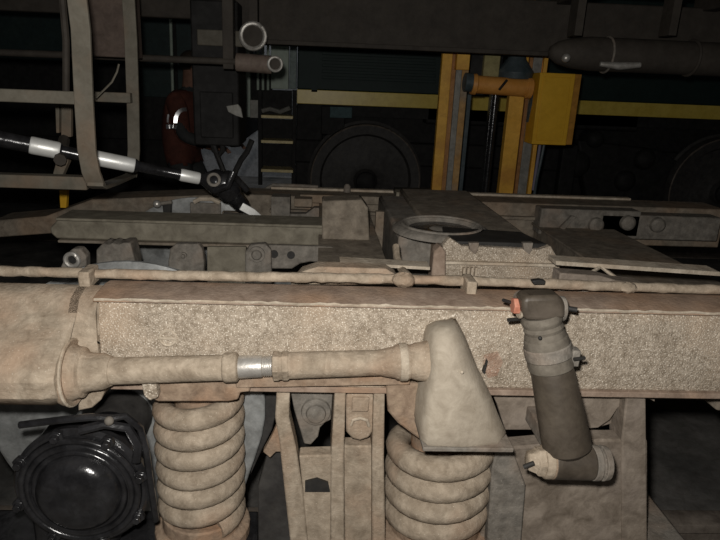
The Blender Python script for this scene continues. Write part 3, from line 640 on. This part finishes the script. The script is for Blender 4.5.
Cc = at(243, 206, 2.30)
MB().lathe(B, (Cc-B), [(0,.03),(.03,.045),(.06,.045),(.07,.035),((Cc-B).length,.03)], 20).build('lower_yoke', GREASE, cs, bevel=.002)
MB().tube([B+Vector((-.02,-.05,-.02)), B+Vector((.03,-.06,.0)), B+Vector((.05,-.05,.05))], .014, 10).build('cross_pin', GREASE, cs)
MB().cyl(at(236,178,2.2), at(247,190,2.24), .012, 10).build('flange_bolt', GREASE, cs)
strip([at(241,206,2.26), at(252,212,2.27), at(259,217,2.28), at(268,224,2.30)], [.03,.03,.022,.018], .012, (0,0,1)).build('splined_end', SILVER, cs, bevel=.002)
MB().ppoly([(222,214),(244,216),(262,222),(262,226),(222,226)], 2.32, .05).build('shaft_guard', STEEL, bevel=.004, label='grey sheet guard below the bright splined shaft end', cat='guard')

# ------------------------------------------------------------------ worker by the parked vehicle
def person():
    YP = 4.7
    t = thing('person', (at(180,130,YP).x, YP, -.14), 'stooping worker in dark red vest with bright reflective bands', 'person')
    o = at(181,130,YP); bx = o.x
    J = {'pel':(bx,YP,.80),'sp':(bx+.01,YP-.02,.98),'ch':(bx+.05,YP-.05,1.14),'nk':(bx+.10,YP-.08,1.27),'hd0':(bx+.12,YP-.10,1.33),'hd':(bx+.15,YP-.12,1.43),'hd2':(bx+.16,YP-.12,1.50)}
    for s, sg in (('l',-1),('r',1)):
        dx, dy = .035*sg, .16*sg
        J['sh'+s]=(bx+.06+dx,YP-.06+dy,1.20); J['el'+s]=(bx+.12+dx,YP-.10+dy*1.3,.96); J['wr'+s]=(bx+.33+dx,YP-.16+dy,.90)
        J['hp'+s]=(bx+dx*.6,YP+dy*.6,.76); J['kn'+s]=(bx+.20+dx,YP-.05+dy*.7,.38); J['an'+s]=(bx+.0+dx,YP+.02+dy*.7,-.04); J['to'+s]=(bx+.2+dx,YP-.03+dy*.7,-.09)
    R = {'pel':.15,'sp':.145,'ch':.155,'nk':.07,'hd0':.075,'hd':.098,'hd2':.07}
    for s in 'lr': R.update({'sh'+s:.075,'el'+s:.052,'wr'+s:.036,'hp'+s:.10,'kn'+s:.066,'an'+s:.048,'to'+s:.04})
    E = [('pel','sp'),('sp','ch'),('ch','nk'),('nk','hd0'),('hd0','hd'),('hd','hd2')]
    for s in 'lr': E += [('ch','sh'+s),('sh'+s,'el'+s),('el'+s,'wr'+s),('pel','hp'+s),('hp'+s,'kn'+s),('kn'+s,'an'+s),('an'+s,'to'+s)]
    # fingers and thumb
    for s, sg in (('l',-1),('r',1)):
        wx, wy, wz = J['wr'+s]
        J['pm'+s]=(wx+.06,wy-.01,wz-.01); R['pm'+s]=.036; E.append(('wr'+s,'pm'+s))
        for i in range(4):
            f1, f2 = 'fa%d%s'%(i,s), 'fb%d%s'%(i,s)
            ln = (.035,.042,.038,.03)[i]
            J[f1]=(wx+.06+ln,wy-.01+(i-1.5)*.02,wz-.015); J[f2]=(wx+.06+ln*1.7,wy-.01+(i-1.5)*.021,wz-.045); R[f1]=.0095; R[f2]=.008
            E += [('pm'+s,f1),(f1,f2)]
        J['th'+s]=(wx+.05,wy-.01-sg*.045,wz-.02); R['th'+s]=.010; E.append(('pm'+s,'th'+s))
    names = list(J); idx = {n:i for i,n in enumerate(names)}; org = ORG[t.name]
    me = bpy.data.meshes.new('body_sk'); me.from_pydata([tuple(Vector(J[n])-org) for n in names], [(idx[a],idx[b]) for a,b in E], [])
    ob = bpy.data.objects.new('body_sk', me); COL.objects.link(ob)
    sk_ = ob.modifiers.new('skin','SKIN'); sk_.use_smooth_shade = True
    for n in names:
        v = me.skin_vertices[0].data[idx[n]]; v.radius = (R[n],R[n]); v.use_root = (n=='pel')
    ss = ob.modifiers.new('sub','SUBSURF'); ss.levels = 3; ss.render_levels = 3
    dg = bpy.context.evaluated_depsgraph_get(); ev = ob.evaluated_get(dg)
    bm_ = bpy.data.meshes.new_from_object(ev, depsgraph=dg); bm_.name = 'body'
    bpy.data.objects.remove(ob)
    bm_.materials.clear()
    cloth = mat('dark_work_trousers', (.03,.035,.035), (.05,.05,.05), .9, 0, 20); skin = mat('skin', (.22,.12,.085), (.25,.14,.10), .6, 0, 10)
    vest = mat('dark_red_vest', (.075,.026,.018), (.105,.034,.022), .85, 0, 14); refl = mat('reflective_tape', (.93,.94,.95), (.97,.97,.97), .33, 1.0, 40, 0, 60, grime=0)
    hair = mat('dark_hair', (.03,.022,.018), (.05,.04,.03), .7, 0, 60)
    for m_ in (cloth, skin): bm_.materials.append(m_)
    nk = Vector(J['hd0'])-org
    for p in bm_.polygons:
        p.use_smooth = True; c_ = p.center
        hand = any((c_ - (Vector(J['pm'+s])-org)).length < .11 for s in 'lr') 
        p.material_index = 1 if (c_.z > nk.z-.03 or hand) else 0
    body = bpy.data.objects.new('body', bm_); COL.objects.link(body); body.parent = t; ORG[body.name] = org
    def shell(name, fn, off, m_):
        b2 = bmesh.new(); b2.from_mesh(bm_); b2.normal_update()
        bmesh.ops.delete(b2, geom=[f for f in b2.faces if not fn(f.calc_center_median()+org)], context='FACES')
        for v in b2.verts: v.co += v.normal*off
        r = bmesh.ops.solidify(b2, geom=list(b2.faces), thickness=.004)
        me2 = bpy.data.meshes.new(name); b2.to_mesh(me2); b2.free()
        for p in me2.polygons: p.use_smooth = True; p.material_index = 0
        me2.materials.clear(); me2.materials.append(m_)
        o2 = bpy.data.objects.new(name, me2); COL.objects.link(o2); o2.parent = t; ORG[o2.name] = org; return o2
    shl = Vector(J['shl'])
    tor = lambda c_: .74 < c_.z < 1.27 and abs(c_.y-YP+.03) < .30 and c_.x < bx+.22
    vm = shell('vest', tor, .008, vest)
    MB().ball(Vector(J['hd'])+Vector((-.015,0,.045)), .105, (1.02,.98,.80)).build('hair', hair, t)
    from mathutils.bvhtree import BVHTree
    bv = BVHTree.FromPolygons([v.co+org for v in vm.data.vertices], [tuple(p.vertices) for p in vm.data.polygons])
    def on(px, py):
        dd = (at(px,py,5)-CAM).normalized(); h_ = bv.ray_cast(CAM, dd)
        return h_[0]+h_[1]*.004 if h_[0] is not None else None
    def band(pp, r, nm):
        q_ = [on(*a_) for a_ in pp]; q_ = [a_ for a_ in q_ if a_ is not None]
        if len(q_) < 2: return
        rg = []
        for i in range(len(q_)):
            tg = (q_[min(i+1,len(q_)-1)]-q_[max(i-1,0)]).normalized(); nv = (CAM-q_[i]).normalized(); nv = (nv-tg*nv.dot(tg)).normalized(); wv = tg.cross(nv)
            rg.append([q_[i]+wv*r+nv*.010, q_[i]-wv*r+nv*.010, q_[i]-wv*r-nv*.02, q_[i]+wv*r-nv*.02])
        MB().loft(rg).build(nm, refl, t)
    band([(167,126.5),(169,126.5),(171,126.5),(173,126.5),(175,127),(177,128.5),(179,130.5)], .015, 'waist_band')
    band([(176,127),(175.5,122),(176,118),(177.5,114),(179.5,111.5),(182,110),(185.5,109.5)], .013, 'shoulder_band')
    band([(168.5,114),(168,118),(168,122)], .006, 'arm_band')
    # face
    hd = Vector(J['hd'])
    MB().ball(hd+Vector((.095,-.02,-.01)), .016, (1,.8,1.3)).build('nose', skin, t)
    for sg in (-1,1):
        MB().ball(hd+Vector((.085,sg*.032-.01,.015)), .011).build('eye', mat('eye', (.05,.04,.04)), t)
        MB().ball(hd+Vector((.0,sg*.098,-.005)), .026, (.7,.35,1.2)).build('ear', skin, t)
    MB().ball(hd+Vector((.088,-.01,-.05)), .02, (.4,1.1,.3)).build('mouth', mat('lips', (.35,.15,.12)), t)
person()

# ------------------------------------------------------------------ yellow lifting jack
YJ = 3.95
jk = thing('lifting_jack', (at(490,150,YJ).x, YJ+.1, -.14), 'yellow screw lifting jack with twin columns beside the raised coach', 'jack')
zj = zs + .35
def post(px_t, px_b, w_, Y, dep, name, m_, ytop=48, ybot=190, bev=.004, z1=None, z0=-.14):
    p = at((px_t+px_b)/2, (ytop+ybot)/2, Y); hw = w_/2/ppm(p)
    MB().box(p.x-hw, p.x+hw, Y, Y+dep, z0, z1 or zj).build(name, m_, jk, bevel=bev)
post(447, 438, 10, YJ, .05, 'column_flange', YEL)
post(454, 445, 6, YJ+.03, .10, 'column_web', mat('jack_brown_paint', (.38,.18,.06), (.45,.23,.09), .6, 0, 10))
post(459, 451, 6, YJ+.01, .12, 'guide_rail', JGREY)
post(466, 456, 7, YJ+.03, .06, 'column_flange', mat('jack_worn_yellow', (.45,.25,.08), (.55,.36,.16), .6, 0, 10, .2, 30, .3, (.3,.24,.18), 4))
post(472, 463, 4, YJ+.05, .06, 'guide_rail', JBLUE)
post(519, 510, 15, YJ, .06, 'column_flange', YEL)
post(529, 522, 5, YJ+.02, .10, 'column_web', mat('jack_brown_paint', (.32,.15,.05), (.40,.20,.08), .6, 0, 10))
post(535, 527, 9, YJ+.01, .12, 'guide_rail', JGREY)
post(543, 535, 4, YJ, .05, 'column_edge', YEL)
post(497, 489, 8, YJ+.06, .06, 'lifting_screw', GREASE)
p = at(491, 140, YJ+.05); MB().cyl((p.x,p.y,.0), (p.x,p.y,at(492,92,YJ).z), .018, 16).build('screw_rod', GREASE, jk)
MB().pbox(457, 49, 470, 70, YJ-.03, .06).build('top_block', YEL, jk, bevel=.004)
MB().pbox(470, 50, 486, 95, YJ+.02, .06).build('backing_plate', UNDER, jk, bevel=.004)
MB().pbox(484, 50, 500, 80, YJ-.02, .06).build('gear_case', mat('olive_gear_paint', (.30,.27,.12), (.38,.33,.16), .6, 0, 10), jk, bevel=.006)
MB().lathe(at(516,66,YJ), (0,-.1,1), [(-.07,.11),(-.03,.115),(.04,.06),(.07,.05)], 24).build('motor_cone', JBLUE, jk, bevel=.003)
MB().ppoly([(500,49),(543,50),(543,76),(534,76),(538,56),(500,54)], YJ+.02, .05).build('head_frame', ORG_M, jk, bevel=.003)
dr = MB().lathe(at(471,84,YJ-.06), (1,0,-.03), [(0,.03),(.003,.062),(.03,.066),(.035,.055),(.35,.055),(.355,.064),(.385,.064),(.388,.04)], 28).build('winding_drum', ORG_M, jk, bevel=.002)
MB().lathe(at(464,82,YJ-.06), (1,0,-.03), [(0,.05),(.003,.058),(.05,.058),(.055,.04)], 24).build('drum_bearing', JBLUE, dr, bevel=.002)
MB().tube([at(499,90,YJ-.125), at(503,85,YJ-.13), at(507,80,YJ-.125)], .008, 6).build('pawl', UNDER, dr)
MB().tube([at(541,77,YJ-.04), at(539,92,YJ-.04), at(534,105,YJ-.03), at(530,122,YJ-.01)], [.04,.045,.035,.025], 12).build('motor_housing', JBLUE, jk)
MB().ball(at(541,76,YJ-.09), .012).build('lamp_lens', mat('green_lens', (.10,.45,.15), None, .3), jk)
cbx = thing('control_cabinet', tuple(at(556,145,YJ-.12)), 'flat yellow control cabinet mounted on the lifting jack', 'cabinet')
MB().pbox(536, 73, 571, 145, YJ-.14, .16).build('cabinet', YEL2, cbx, bevel=.004)
MB().pbox(569, 74, 577, 145, YJ-.11, .12).build('side_panel', mat('cabinet_side_dark_yellow', (.42,.20,.03), (.48,.24,.04), .6, 0, 8), cbx, bevel=.003)  # side strip in a darker tone than the yellow door
MB().pbox(540, 77, 567, 141, YJ-.145, .008).build('door', YEL2, cbx, bevel=.002)
MB().tube([at(540,145,YJ-.05), at(538,158,YJ-.05), at(536,170,YJ-.04), at(533,190,YJ-.02)], .010, 8).build('cable', mat('violet_cable', (.20,.18,.24), None, .6), cbx)
MB().tube([at(544,145,YJ-.05), at(541,160,YJ-.05), at(537,178,YJ-.04), at(534,196,YJ-.02)], .010, 8).build('cable', JBLUE, cbx)

# ------------------------------------------------------------------ parked green vehicle behind
YV = 5.6
lv = thing('parked_locomotive', (0, YV+1, 0), 'dark green rail vehicle with ochre stripe parked behind the jack', 'locomotive')
x0 = at(297, 100, YV).x
z1 = at(470, 96, YV).z; z0 = at(470, 110, YV).z
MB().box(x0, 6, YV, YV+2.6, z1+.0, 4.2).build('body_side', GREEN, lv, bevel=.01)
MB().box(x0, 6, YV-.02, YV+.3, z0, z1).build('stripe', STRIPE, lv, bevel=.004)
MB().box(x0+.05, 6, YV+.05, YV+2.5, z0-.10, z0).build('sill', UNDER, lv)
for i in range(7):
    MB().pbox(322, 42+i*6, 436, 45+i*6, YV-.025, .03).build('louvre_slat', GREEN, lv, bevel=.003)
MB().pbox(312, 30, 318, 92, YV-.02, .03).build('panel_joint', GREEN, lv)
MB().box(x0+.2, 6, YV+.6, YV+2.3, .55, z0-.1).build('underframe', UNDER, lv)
MB().pbox(296, 104, 322, 195, YV+.12, .3).build('underframe_filler', UNDER, lv, bevel=.01)  # added black block keeping the lit back wall out of this gap
MB().box(at(337,150,YV+.25).x, 6, YV+.25, YV+.6, -.1, z0-.05).build('underframe_backdrop', UNDER, lv, bevel=.02)  # added black backdrop covering the lit wall behind the wheel
# running gear
cw = at(365, 180, YV-.05); rw = 55/ppm(cw)
ZC = cw.z
def bgwheel(cx, par):
    o = MB().lathe((cx,YV-.05,ZC), (0,1,0), [(-.09,.001),(-.09,.085),(-.07,.10),(-.04,.11),(-.015,.16),(-.015,rw-.11),(-.05,rw-.09),(-.055,rw-.012),(-.045,rw-.004),(.05,rw),(.06,rw+.025),(.08,rw+.025),(.08,.1)], 64).build('wheel', WHEELD, par)
    MB().torus((cx,YV-.10,ZC), (0,1,0), rw-.010, .008, 64, 6).build('rim_edge', RAILM, o)
    MB().lathe((cx,YV-.14,ZC), (0,-1,0), [(0,.09),(.03,.085),(.05,.05)], 24).build('hub', UNDER, o)
bgwheel(cw.x, lv); bgwheel(cw.x+3.4, lv)
MB().box(cw.x-.8, cw.x+4.2, YV+.10, YV+.22, ZC+.12, ZC+.34).build('truck_frame', UNDER, lv, bevel=.02)
MB().pbox(330, 107, 352, 118, YV-.01, .05).build('junction_box', mat('teal_box', (.05,.10,.11), (.07,.13,.14), .6), lv, bevel=.003)
MB().pbox(321, 106, 345, 135, YV+.0, .2).build('gear_box', UNDER, lv, bevel=.01)
for px, py, r in [(598,140,.08),(628,182,.10),(580,165,.12),(648,160,.1)]:
    p = at(px, py, YV-.1); MB().lathe(p, (0,1,0), [(0,r*.4),(.02,r*.8),(.05,r),(.25,r)], 20).build('axle_cap', UNDER, lv, bevel=.004)
MB().pbox(560, 145, 575, 200, YV-.15, .1).build('brake_hanger', UNDER, lv, bevel=.01)
MB().ppoly([(578,140),(660,150),(700,175),(700,215),(590,215),(582,170)], YV-.02, .15).build('truck_side', UNDER, lv, bevel=.02)
MB().pbox(426, 110, 640, 128, YV+.05, .2).build('air_pipe_box', UNDER, lv, bevel=.02)
# step ladder and vestibule posts left of the stripe
ld = thing('step_ladder', tuple(at(278,175,YV-.2)), 'black entry steps with worn yellowish edges on the parked vehicle', 'steps')
for y in (117, 142, 171):
    MB().pbox(261, y-1.5, 293, y+1.5, YV-.22, .22).build('tread', STEP, ld, bevel=.003)
MB().pbox(258, 90, 262, 185, YV-.12, .04).build('stringer', UNDER, ld, bevel=.003)
MB().pbox(292, 90, 296, 185, YV-.12, .04).build('stringer', UNDER, ld, bevel=.003)
for a_, b_ in ((90,115),(119,140),(144,169)): MB().pbox(262, a_, 292, b_, YV+.0, .03).build('riser', UNDER, ld)
vs = thing('vestibule_frame', tuple(at(266,110,YV)), 'grey-green doorway posts and thin handrails above the entry steps', 'door frame')
MB().pbox(238, -30, 250, 117, YV, .08).build('post', GREEN2, vs, bevel=.004)
MB().pbox(271, -30, 289, 89, YV, .08).build('post', GREEN2, vs, bevel=.004)
MB().pbox(290, -30, 297, 89, YV+.02, .08).build('post', mat('grey_green_edge', (.20,.26,.25), (.26,.32,.30), .5), vs, bevel=.004)
for px in (258, 263, 268):
    MB().cyl(at(px, 90, YV-.03), Vector((at(px,60,YV-.03).x, YV-.03, 2.3)), .012, 10).build('handrail', GREEN2, vs)
MB().pbox(234, 60, 272, 117, YV+.25, .05).build('door_leaf', UNDER, vs)
MB().pbox(250, 100, 262, 118, YV-.02, .05).build('step_bracket', JGREY, vs, bevel=.003)
MB().tube([at(262,111,YV-.2), at(270,109,YV-.2), at(280,112,YV-.2), at(290,108,YV-.2)], .02, 8).build('grip_mat', JGREY, vs)
# second dark coach behind the worker
c2_ = thing('parked_coach', tuple(at(120,120,YV+.3)), 'dark teal coach side with thin rail behind the worker', 'coach')
TEAL = mat('dark_teal_paint', (.022,.040,.040), (.032,.05,.048), .5, 0, 5)
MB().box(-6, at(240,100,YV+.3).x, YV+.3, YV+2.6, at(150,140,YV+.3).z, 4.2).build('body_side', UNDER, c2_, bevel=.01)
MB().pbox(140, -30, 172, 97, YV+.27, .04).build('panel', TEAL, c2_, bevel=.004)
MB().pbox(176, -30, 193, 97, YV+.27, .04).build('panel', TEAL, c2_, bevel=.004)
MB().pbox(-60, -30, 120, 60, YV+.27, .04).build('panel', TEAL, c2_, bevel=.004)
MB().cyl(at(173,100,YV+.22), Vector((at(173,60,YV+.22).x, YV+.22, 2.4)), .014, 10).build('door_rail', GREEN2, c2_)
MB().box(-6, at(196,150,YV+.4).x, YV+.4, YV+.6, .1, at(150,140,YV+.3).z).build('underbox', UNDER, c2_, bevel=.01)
rail(YV-.05+.0, 'rail under the parked green vehicle', ZC-rw)
